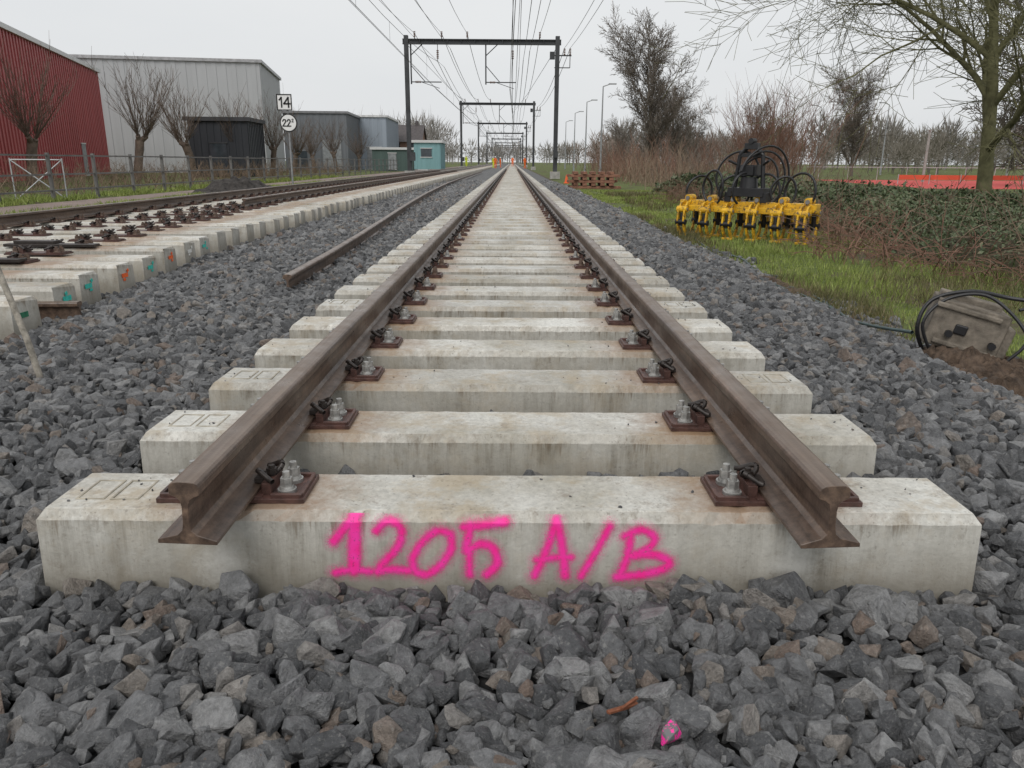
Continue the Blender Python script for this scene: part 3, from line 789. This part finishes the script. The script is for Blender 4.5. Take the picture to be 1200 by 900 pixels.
one=[(.25,0,.25,1),(.25,1,.02,.75)]; four=[(.5,0,.5,1),(.5,1,0,.35),(0,.35,.68,.35)]; two=[(0,.75,.2,1),(.2,1,.45,.95),(.45,.95,.5,.68),(.5,.68,0,0),(0,0,.55,0)]
glyph(mb,one,-.36,3.70,.44,.07,-.077); glyph(mb,four,-.14,3.70,.44,.07,-.079)
mb.obj('square_plate',[M_WHITE,M_BLACK],s)
mb=MB(); mb.seg((.02,-.045,2.98),(.02,-.07,2.98),.43,.43,32,1,True); mb.seg((.02,-.071,2.98),(.02,-.078,2.98),.37,.37,32,0,True)
glyph(mb,two,-.26,2.83,.30,.055,-.082); glyph(mb,two,-.04,2.83,.30,.055,-.084); glyph(mb,two,.19,3.02,.14,.03,-.083)
mb.obj('round_plate',[M_WHITE,M_BLACK],s)

# ------------------------------------------------------------ fence
M_FENCE=plain('galvanised_fence',(.16,.155,.15),.5,.4,.3,.3,2)
mb=MB()
for k in range(36):
    yy_=4+k*2.6; mb.box((-14,yy_,.55),(.09,.09,1.42)); 
for z in (.15,.62,1.18): mb.box((-14,50,z),(.05,93,.05))
mb.obj('railing_fence',[M_FENCE])
M_SILV=plain('silver_bars',(.45,.46,.47),.4,.5,.3,.1)
mb=MB()
for a,b_ in (((-.7,0),(.7,1.2)),((.7,0),(-.7,1.2)),((-.7,0),(-.7,1.25)),((.7,0),(.7,1.25)),((-.7,1.2),(.7,1.2))):
    mb.seg((a[0],0,a[1]),(b_[0],0,b_[1]),.02,.02,8)
mb.obj('trestle_barrier',[M_SILV],None,0,(-14.6,22.6,G),R(20))

# ------------------------------------------------------------ buildings
def cladding(name,c,var=.12,rough=.55):
    m,nt,b=newmat(name,rough,.4); v=coords(nt)
    s_=vmul(nt,v,(1.5,1.5,.15)); f=noise(nt,s_,1,5,.6)
    col=ramp(nt,f,[(.3,tuple(x*(1-var) for x in c)),(.7,tuple(x*(1+var) for x in c))])
    nt.links.new(col,b.inputs['Base Color']); return m
M_GLASS=plain('window_glass',(.05,.06,.07),.12,.6)
def hall(name,loc,rotz,w,d,h,wall,trim,ribs=.6,ribsz=.06,openings=(),rib_w=None,sideribs=True):
    e=empty(name,(loc[0],loc[1],G),rotz)
    mb=MB(); mb.box((w/2,d/2,h/2),(w,d,h),0)
    rw=rib_w or ribs*.45
    k=int(w/ribs)
    for i in range(k):
        mb.box(((i+.5)*ribs,-ribsz/2,h/2),(rw,ribsz,h-.02),0)
    if sideribs:
        for i in range(int(d/ribs)):
            mb.box((w+ribsz/2,(i+.5)*ribs,h/2),(ribsz,rw,h-.02),0)
    mb.obj('walls',[wall],e)
    mb=MB()
    mb.box((w/2,-.06,h+.12),(w+.5,.3,.28),0); mb.box((w+.09,d/2,h+.12),(.3,d-.4,.28),0); mb.box((w/2,d/2,h+.06),(w-.3,d-.4,.1),0)
    mb.obj('roof_trim',[trim],e)
    if openings:
        mb=MB()
        for (x,z,ww,hh,mi) in openings:
            mb.box((x,-ribsz-.02,z),(ww,.06,hh),mi)
            mb.box((x,-ribsz-.04,z+hh/2+.04),(ww+.16,.08,.08),2); mb.box((x,-ribsz-.04,z-hh/2-.04),(ww+.16,.08,.08),2)
        mb.obj('openings',[M_GLASS,plain('door_grey',(.25,.26,.27),.6),trim],e)
    return e
M_RED=cladding('red_cladding',(.36,.085,.085)); M_TRIMW=plain('white_trim',(.6,.6,.6),.5,.4,0,.05)
hall('red_warehouse',(-22.3,23.2),R(105.7),44.6,18,8.1,M_RED,M_TRIMW,.55,.07,
     [(8,5.2,4,.9,0),(16,5.2,4,.9,0),(36,1.2,1.1,2.2,1)])
M_GREY=cladding('grey_cladding',(.42,.43,.44),.05); M_DGREY=cladding('dark_grey_cladding',(.16,.17,.185),.1)
hall('grey_warehouse',(-46.3,72.4),R(10),22.6,17,10.1,M_GREY,plain('grey_trim',(.36,.36,.37),.5),.9,.04,[(17,1.6,3,3,1)])
hall('dark_grey_warehouse',(-29.2,101),R(3),8.0,14,7.0,M_DGREY,plain('dark_trim',(.2,.2,.21),.5),.8,.05,[(2,1.3,1.6,2.2,0),(6,2,2.4,3.6,1)])
M_BG=cladding('blue_grey_cladding',(.30,.34,.39),.1)
hall('blue_grey_warehouse',(-24.0,113),R(2),6.0,16,7.2,M_BG,plain('bg_trim',(.6,.6,.6),.5),.55,.06,[(1.5,4.4,1.5,.9,0),(4.2,1.6,2.0,3.0,1)])
hall('black_storage_box',(-23.9,57.5),R(4),4.3,5,4.0,cladding('black_box',(.03,.033,.04),.2),plain('box_trim',(.05,.05,.055),.6),.5,.04,[(2.1,1.3,1.2,2.2,0)])
e=empty('brick_house',(-20.2,130,G),0)
mb=MB(); mb.box((2.6,3.5,2.2),(5.2,7,4.4),0); mb.add([(0,0,4.4),(5.2,0,4.4),(5.2,7,4.4),(0,7,4.4),(0,3.5,6.9),(5.2,3.5,6.9)],[(0,4,3),(1,2,5)],0)
mb.obj('walls',[plain('brick',(.20,.12,.09),.8,.3,0,.25,4)],e)
mb=MB(); mb.add([(-.3,-.4,4.25),(5.5,-.4,4.25),(5.5,3.5,7.05),(-.3,3.5,7.05),(-.3,7.4,4.25),(5.5,7.4,4.25)],[(0,1,2,3),(3,2,5,4)],0); mb.box((4.2,3.5,7.2),(.5,.5,1.0),0)
mb.obj('roof',[plain('roof_tiles',(.085,.075,.075),.7)],e)
mb=MB()
for x,z in ((1.2,1.5),(3.8,1.5),(1.2,3.5),(3.8,3.5)): mb.box((x,-.03,z),(1.1,.08,1.1),0); mb.box((x,-.06,z-.6),(1.3,.1,.08),1)
mb.obj('windows',[M_GLASS,M_TRIMW],e)
e=hall('portable_cabin',(-11.1,88.5),R(0),3.0,6,2.9,cladding('turquoise_cladding',(.20,.36,.38),.1),M_TRIMW,.5,.03,[(1.4,1.8,1.2,.9,0)])
e.location.z=.2
hall('site_container',(-17.5,98),R(2),5,2.4,2.6,cladding('green_container',(.08,.12,.11),.15),M_TRIMW,.3,.03,[(2.5,1.2,1,1.9,1)])
hall('site_container',(-15.6,108),R(2),4,2.4,2.6,cladding('white_container',(.5,.52,.52),.1),M_TRIMW,.3,.03,[(2,1.2,1,1.9,1)])

# ------------------------------------------------------------ street lamps
M_LAMP=plain('lamp_pole',(.32,.33,.34),.5,.4,.3,.1)
def lamp_mesh():
    mb=MB(); mb.seg((0,0,0),(0,0,5),.10,.07,8); mb.seg((0,0,5),(0,0,7.9),.07,.05,8); mb.seg((0,0,7.9),(.6,0,8.1),.045,.04,8); mb.box((.85,0,8.12),(.7,.22,.1)); mb.seg((0,0,0),(0,0,.8),.13,.13,8,0,True)
    return mb.mesh('street_lamp',[M_LAMP])
ML=lamp_mesh()
for x,y in ((8.3,73),(8.6,92),(8.9,113),(9.3,138),(38,98),(44,93),(56,88),(-30,150)): inst('street_lamp',ML,(x,y,G),None,R(180) if x>20 else 0)

mb=MB(); mb.v=[(22,40,G+.006),(75,40,G+.006),(80,62,G+.006),(24,62,G+.006)]; mb.f=[(0,1,2,3)]; mb.m=[0]; mb.s=[False]
mb.obj('red_sports_court',[plain('red_court',(.50,.08,.07),.8,.2,0,.1)])
mb=MB()
for k in range(22): mb.seg((24+k*2.3,60.3,0),(24+k*2.3,60.3,1.0),.025,.025,6)
mb.box((48,60.3,1.0),(50,.04,.05)); mb.obj('court_railing',[M_SILV],None,0,(0,0,G))
mb=MB(); M_OR=plain('orange_red_boards',(.60,.10,.05),.6,.4,0,.15,1)
for k in range(16): mb.box((26.3+k*2.05,50,.42),(1.95,.04,.30),0); mb.seg((25.3+k*2.05,50.06,0),(25.3+k*2.05,50.06,.62),.03,.03,6,1)
mb.obj('court_barrier',[M_OR,M_SILV],None,0,(0,0,G))
mb=MB(); mb.seg((0,0,0),(0,0,3.6),.10,.09,10,0,True); mb.box((0,0,3.6),(.24,.24,.08))
mb.obj('boundary_post',[plain('concrete_post',(.3,.32,.3),.6)],None,0,(30,56,G))

# ------------------------------------------------------------ yellow sleeper grab attachment
def paint_mat():
    m,nt,b=newmat('machine_yellow',.45,.5); v=coords(nt)
    c=ramp(nt,noise(nt,v,5,4,.7),[(.3,(.50,.27,.015)),(.6,(.80,.46,.02))])
    c=mix(nt,ramp(nt,noise(nt,v,14,5,.8),[(.52,0),(.60,1)]),c,(.10,.065,.03))
    nt.links.new(c,b.inputs['Base Color']); return m
M_YEL=paint_mat(); M_BLK=plain('hydraulic_black',(.018,.018,.02),.4,.5)
M_STEEL=plain('pin_steel',(.28,.27,.26),.4,.5,.6)
gr=empty('hydraulic_sleeper_grab',(3.88,11.1,G),R(-38))
mb=MB(); L=2.3
mb.box((0,0,.56),(L,.22,.14),0); mb.box((0,-.17,.50),(L*.96,.05,.1),0); mb.box((0,.17,.50),(L*.96,.05,.1),0)
for i in range(6):
    x=-L/2+.14+i*(L-.28)/5
    for s_ in (-1,1):
        for dx in (-.055,.055):
            path=[( .08,.58),(.22,.56),(.31,.45),(.33,.30),(.28,.14),(.19,.03)]
            for (a,b_) in zip(path[:-1],path[1:]):
                A=Vector((x+dx,s_*a[0],a[1])); B_=Vector((x+dx,s_*b_[0],b_[1])); m=(A+B_)/2; d=B_-A
                ang=math.atan2(d.z,d.y)
                mb.box(m,(.03,d.length+.02,.075),0,Matrix.Rotation(ang,3,'X'))
        mb.box((x,s_*.21,.03),(.18,.10,.04),0)
        mb.seg((x-.09,s_*.29,.48),(x+.09,s_*.29,.48),.055,.055,14,0,True)
        mb.seg((x-.10,s_*.29,.48),(x+.10,s_*.29,.48),.03,.03,10,2,True)
        mb.seg((x-.09,s_*.32,.27),(x+.09,s_*.32,.27),.045,.045,12,1,True)
        mb.seg((x,s_*.29,.42),(x,s_*.30,.2),.035,.035,10,1,True)
    mb.seg((x,-.1,.66),(x,.1,.66),.06,.06,14,0,True)
    mb.seg((x,-.13,.66),(x,.13,.66),.035,.035,10,2,True)
mb.obj('yellow_grab_frame',[M_YEL,M_BLK,M_STEEL],gr,.008)
mb=MB()
mb.box((0,0,.78),(.6,.3,.14)); mb.seg((0,0,.84),(0,0,1.02),.15,.13,16,0,True)
for s_ in(-1,1):
    mb.seg((s_*.24,0,.84),(s_*.19,0,1.36),.04,.035,8); mb.seg((s_*.19,0,1.36),(s_*.06,0,1.50),.04,.035,8)
    mb.seg((s_*.19,0,1.2),(s_*.34,-.1,1.28),.022,.022,8,0,True); mb.box((s_*.3,0,.70),(.1,.26,.16))
mb.box((0,0,1.50),(.22,.12,.10)); mb.box((0,0,1.36),(.40,.06,.06)); mb.seg((0,-.08,1.58),(0,.08,1.58),.045,.045,10,0,True)
mb.box((0,0,1.12),(.28,.22,.18)); mb.box((.05,-.14,1.12),(.12,.06,.14))
mb.obj('hanger_frame',[M_BLK],gr,.006)
mb=MB(); r=random.Random(3)
def loop(c,rx,rz,a0,a1,yaw,rad=.016,N=20):
    pts=[]
    for k in range(N+1):
        t=a0+(a1-a0)*k/N; pts.append(Vector((c[0]+rx*math.cos(t)*math.cos(yaw),c[1]+rx*math.cos(t)*math.sin(yaw),c[2]+rz*math.sin(t)*(1+.12*math.cos(t)))))
    mb.tube(pts,rad,7)
for i in range(7):
    x=-.80+i*.27+r.uniform(-.06,.06); loop((x,r.uniform(-.2,.05),.78+r.uniform(-.04,.06)),r.uniform(.15,.29),r.uniform(.16,.30),R(r.uniform(-80,-30)),R(r.uniform(190,265)),r.uniform(-.6,1.2),.020)
for i in range(3): loop((.15+.05*i,0,1.0),.30+.07*i,.34+.08*i,R(-60),R(165),.3+.3*i,.018)
loop((-.2,0,1.0),.35,.42,R(20),R(230),.2,.018)
mb.obj('hydraulic_hoses',[M_BLK],gr)

M_TIM=plain('old_timber',(.24,.12,.08),.8,.3,0,.45,5,.5)
mb=MB(); r=random.Random(2)
for l in range(6):
    z=G+.06+l*.135
    if l%2==0:
        for k in range(5): mb.box((3.95+r.uniform(-.12,.12),36.6+k*.27,z),(2.3+r.uniform(-.2,.2),.2,.12),0,Matrix.Rotation(r.gauss(0,.03),3,'Z'))
    else:
        for k in range(5): mb.box((3.1+k*.43,37.1+r.uniform(-.05,.05),z),(.22,1.3,.12),0)
mb.obj('timber_stack',[M_TIM],None,.01)

M_WORN=plain('worn_block',(.19,.165,.135),.8,.3,0,.4,16,.5)
blk=empty('concrete_block_with_cable',(2.76,2.75,-.06),R(-22))
rot=Matrix.Rotation(R(14),3,'Y')
mb=MB(); mb.box((0,0,.20),(.40,.30,.28),0,rot); mb.box((-.03,-.152,.20),(.07,.02,.06),1,rot); mb.box((.02,.02,.350),(.34,.12,.05),0,rot); mb.box((.215,0,.13),(.05,.26,.18),0,rot); mb.box((0,-.155,.09),(.36,.03,.03),0,rot); mb.box((0,-.155,.31),(.36,.03,.03),0,rot)
for q in (-.12,.12): mb.seg(rot@Vector((q,-.15,.1))+Vector((0,0,.05)),rot@Vector((q,-.18,.1))+Vector((0,0,.05)),.022,.022,8,1,True)
mb.obj('block',[M_WORN,M_BLK],blk,.009)
mb=MB()
def curve(pts,rad,n=8,mi=0):
    P=[Vector(p) for p in pts]; P=[P[0]]+P+[P[-1]]; out=[]
    for i in range(1,len(P)-2):
        for k in range(8):
            t=k/8; p0,p1,p2,p3=P[i-1],P[i],P[i+1],P[i+2]
            out.append(.5*((2*p1)+(-p0+p2)*t+(2*p0-5*p1+4*p2-p3)*t*t+(-p0+3*p1-3*p2+p3)*t**3))
    out.append(P[-2]); mb.tube(out,rad,n,mi)
curve([(-.2,-.1,.03),(-.26,-.14,.2),(-.2,-.1,.36),(0,-.06,.42),(.2,-.02,.39),(.38,-.06,.36),(.5,-.12,.22),(.55,-.14,.05)],.012)
curve([(-.17,-.17,.05),(-.24,-.2,.24),(-.12,-.14,.38),(.1,-.12,.40),(.3,-.2,.2),(.22,-.22,.05)],.010)
curve([(.3,.1,.3),(.5,.15,.35),(.62,.1,.25),(.8,.0,.1),(.95,-.2,.06)],.010)
mb.obj('cable',[M_BLK],blk)
mb=MB(); curve([(3.1,11.5,G+.03),(2.9,9.5,G+.03),(3.0,8.2,G+.04),(2.75,6.6,G+.05),(2.8,5.2,G+.06),(2.65,4.0,G+.07),(2.7,3.2,.0)],.012)
curve([(2.5,9.5,-.08),(2.62,7.5,-.08),(2.5,6.2,-.04),(2.62,5.0,-.05),(2.58,4.2,-.03)],.010)
mb.obj('ground_cable',[plain('grey_cable',(.06,.09,.09),.5)])

mb=MB(); pts=[(-2.25,1.72,-.08),(-2.31,1.73,.25),(-2.40,1.74,.6),(-2.47,1.75,.95),(-2.56,1.76,1.4)]
for i,(a,b_) in enumerate(zip(pts[:-1],pts[1:])): mb.seg(a,b_,.016-.001*i,.015-.001*i,8,0,True)
mb.obj('wooden_stake',[plain('weathered_stake',(.36,.33,.28),.8,.3,0,.45,30,.5)])
mb=MB(); mb.box((0,0,.02),(.32,.32,.04),0); mb.seg((0,0,.04),(0,0,.5),.13,.03,14,0,True); mb.seg((0,0,.2),(0,0,.33),.094,.061,14,1)
MC=mb.mesh('traffic_cone',[plain('cone_orange',(.8,.13,.03),.5),M_WHITE])
for x,y in ((3.3,46),(3.2,62)): inst('traffic_cone',MC,(x,y,G))

# ------------------------------------------------------------ workers far down the line
M_HV=plain('hi_vis_orange',(.85,.16,.03),.7); M_HY=plain('hi_vis_yellow',(.65,.75,.05),.7); M_SKIN=plain('skin',(.5,.3,.22),.6); M_HELM=plain('helmet_white',(.8,.8,.8),.4)
def worker(loc,mat,rotz,stride=.18,bend=0):
    e=empty('railway_worker',loc,rotz)
    J={'pel':(0,0,.95,.14),'ch':(0,-bend*.3,1.35,.17),'nk':(0,-bend*.42,1.5,.07),'hd':(0,-bend*.48,1.64,.10),
       'hl':(.1,0,.9,.10),'kl':(.11,-stride*.6,.5,.075),'al':(.11,stride*.2,.09,.05),'tl':(.12,-.12+stride*.2,.05,.045),
       'hr':(-.1,0,.9,.10),'kr':(-.11,-.02,.5,.075),'ar':(-.11,-stride*.8,.09,.05),'tr':(-.12,-.12-stride*.8,.05,.045),
       'sl':(.21,-bend*.35,1.42,.075),'el':(.29,-bend*.2,1.15,.055),'wl':(.26,-.18-bend*.2,.93,.04),
       'sr':(-.21,-bend*.35,1.42,.075),'er':(-.29,-bend*.2,1.15,.055),'wr':(-.26,-.12-bend*.2,.92,.04)}
    names=list(J); E=[('pel','ch'),('ch','nk'),('nk','hd'),('pel','hl'),('hl','kl'),('kl','al'),('al','tl'),('pel','hr'),('hr','kr'),('kr','ar'),('ar','tr'),('ch','sl'),('sl','el'),('el','wl'),('ch','sr'),('sr','er'),('er','wr')]
    me=bpy.data.meshes.new('body'); me.from_pydata([J[n][:3] for n in names],[(names.index(a),names.index(b_)) for a,b_ in E],[]); me.materials.append(mat)
    ob=bpy.data.objects.new('body',me); COL.objects.link(ob); ob.parent=e
    ob.modifiers.new('skin','SKIN')
    try:
        for i,n_ in enumerate(names):
            me.skin_vertices[0].data[i].radius=(J[n_][3],J[n_][3]); me.skin_vertices[0].data[i].use_root=(n_=='pel')
    except Exception as ex: print('skin',ex)
    sb=ob.modifiers.new('sub','SUBSURF'); sb.levels=1; sb.render_levels=1
    mb=MB(); h=J['hd']
    mb.seg((h[0],h[1],1.60),(h[0],h[1],1.72),.10,.10,10,0,True); mb.seg((h[0],h[1],1.69),(h[0],h[1],1.73),.15,.14,12,1,True); mb.seg((h[0],h[1],1.73),(h[0],h[1],1.81),.13,.06,12,1,True)
    mb.obj('head_and_helmet',[M_SKIN,M_HELM],e)
worker((-2.6,122,0.05),M_HV,.4); worker((-3.1,131,.05),M_HY,-1,.1,.2); worker((1.9,118,.05),M_HV,2.2); worker((.1,150,.2),M_HV,0,.2); worker((-2.1,140,.05),M_HV,1.5,.1); worker((-6.9,118,.2),M_HY,1.0)

# ------------------------------------------------------------ light
w=bpy.data.worlds.new('World'); scene.world=w; w.use_nodes=True; nt=w.node_tree
bg=nt.nodes['Background']; sky=nt.nodes.new('ShaderNodeTexSky'); sky.sky_type='NISHITA'; sky.sun_disc=False
sky.sun_elevation=R(48); sky.sun_rotation=R(200); sky.dust_density=4; sky.air_density=1.2
hs=nt.nodes.new('ShaderNodeHueSaturation'); hs.inputs['Saturation'].default_value=.25; nt.links.new(sky.outputs[0],hs.inputs['Color'])
tc=nt.nodes.new('ShaderNodeTexCoord'); cl=noise(nt,vmul(nt,tc.outputs['Generated'],(1,1,3)),1.6,5,.55)
cc=ramp(nt,cl,[(.3,(.80,.825,.85)),(.7,(.875,.89,.90))])
cc=mix(nt,1.0,cc,(10,10,10),'MULTIPLY')
mx_=mix(nt,.84,hs.outputs[0],cc); nt.links.new(mx_,bg.inputs['Color']); bg.inputs['Strength'].default_value=.1
sd=bpy.data.lights.new('sun','SUN'); sd.energy=1.35; sd.angle=R(35); sd.color=(1,.96,.91)
so=bpy.data.objects.new('sun',sd); COL.objects.link(so)
el,azm=R(48),R(200)
dirv=Vector((math.sin(azm)*math.cos(el),math.cos(azm)*math.cos(el),math.sin(el)))
so.rotation_euler=dirv.to_track_quat('Z','Y').to_euler()

# ------------------------------------------------------------ camera
cd=bpy.data.cameras.new('camera'); cam=bpy.data.objects.new('camera',cd); COL.objects.link(cam)
cd.sensor_width=36; cd.lens=26.9; cd.clip_start=.05; cd.clip_end=3000
cam.matrix_world=Matrix.Translation((.001,-1.84,1.085))@Matrix.Rotation(R(-.10),4,'Z')@Matrix.Rotation(R(90-16.2),4,'X')@Matrix.Rotation(R(.38),4,'Z')
scene.camera=cam
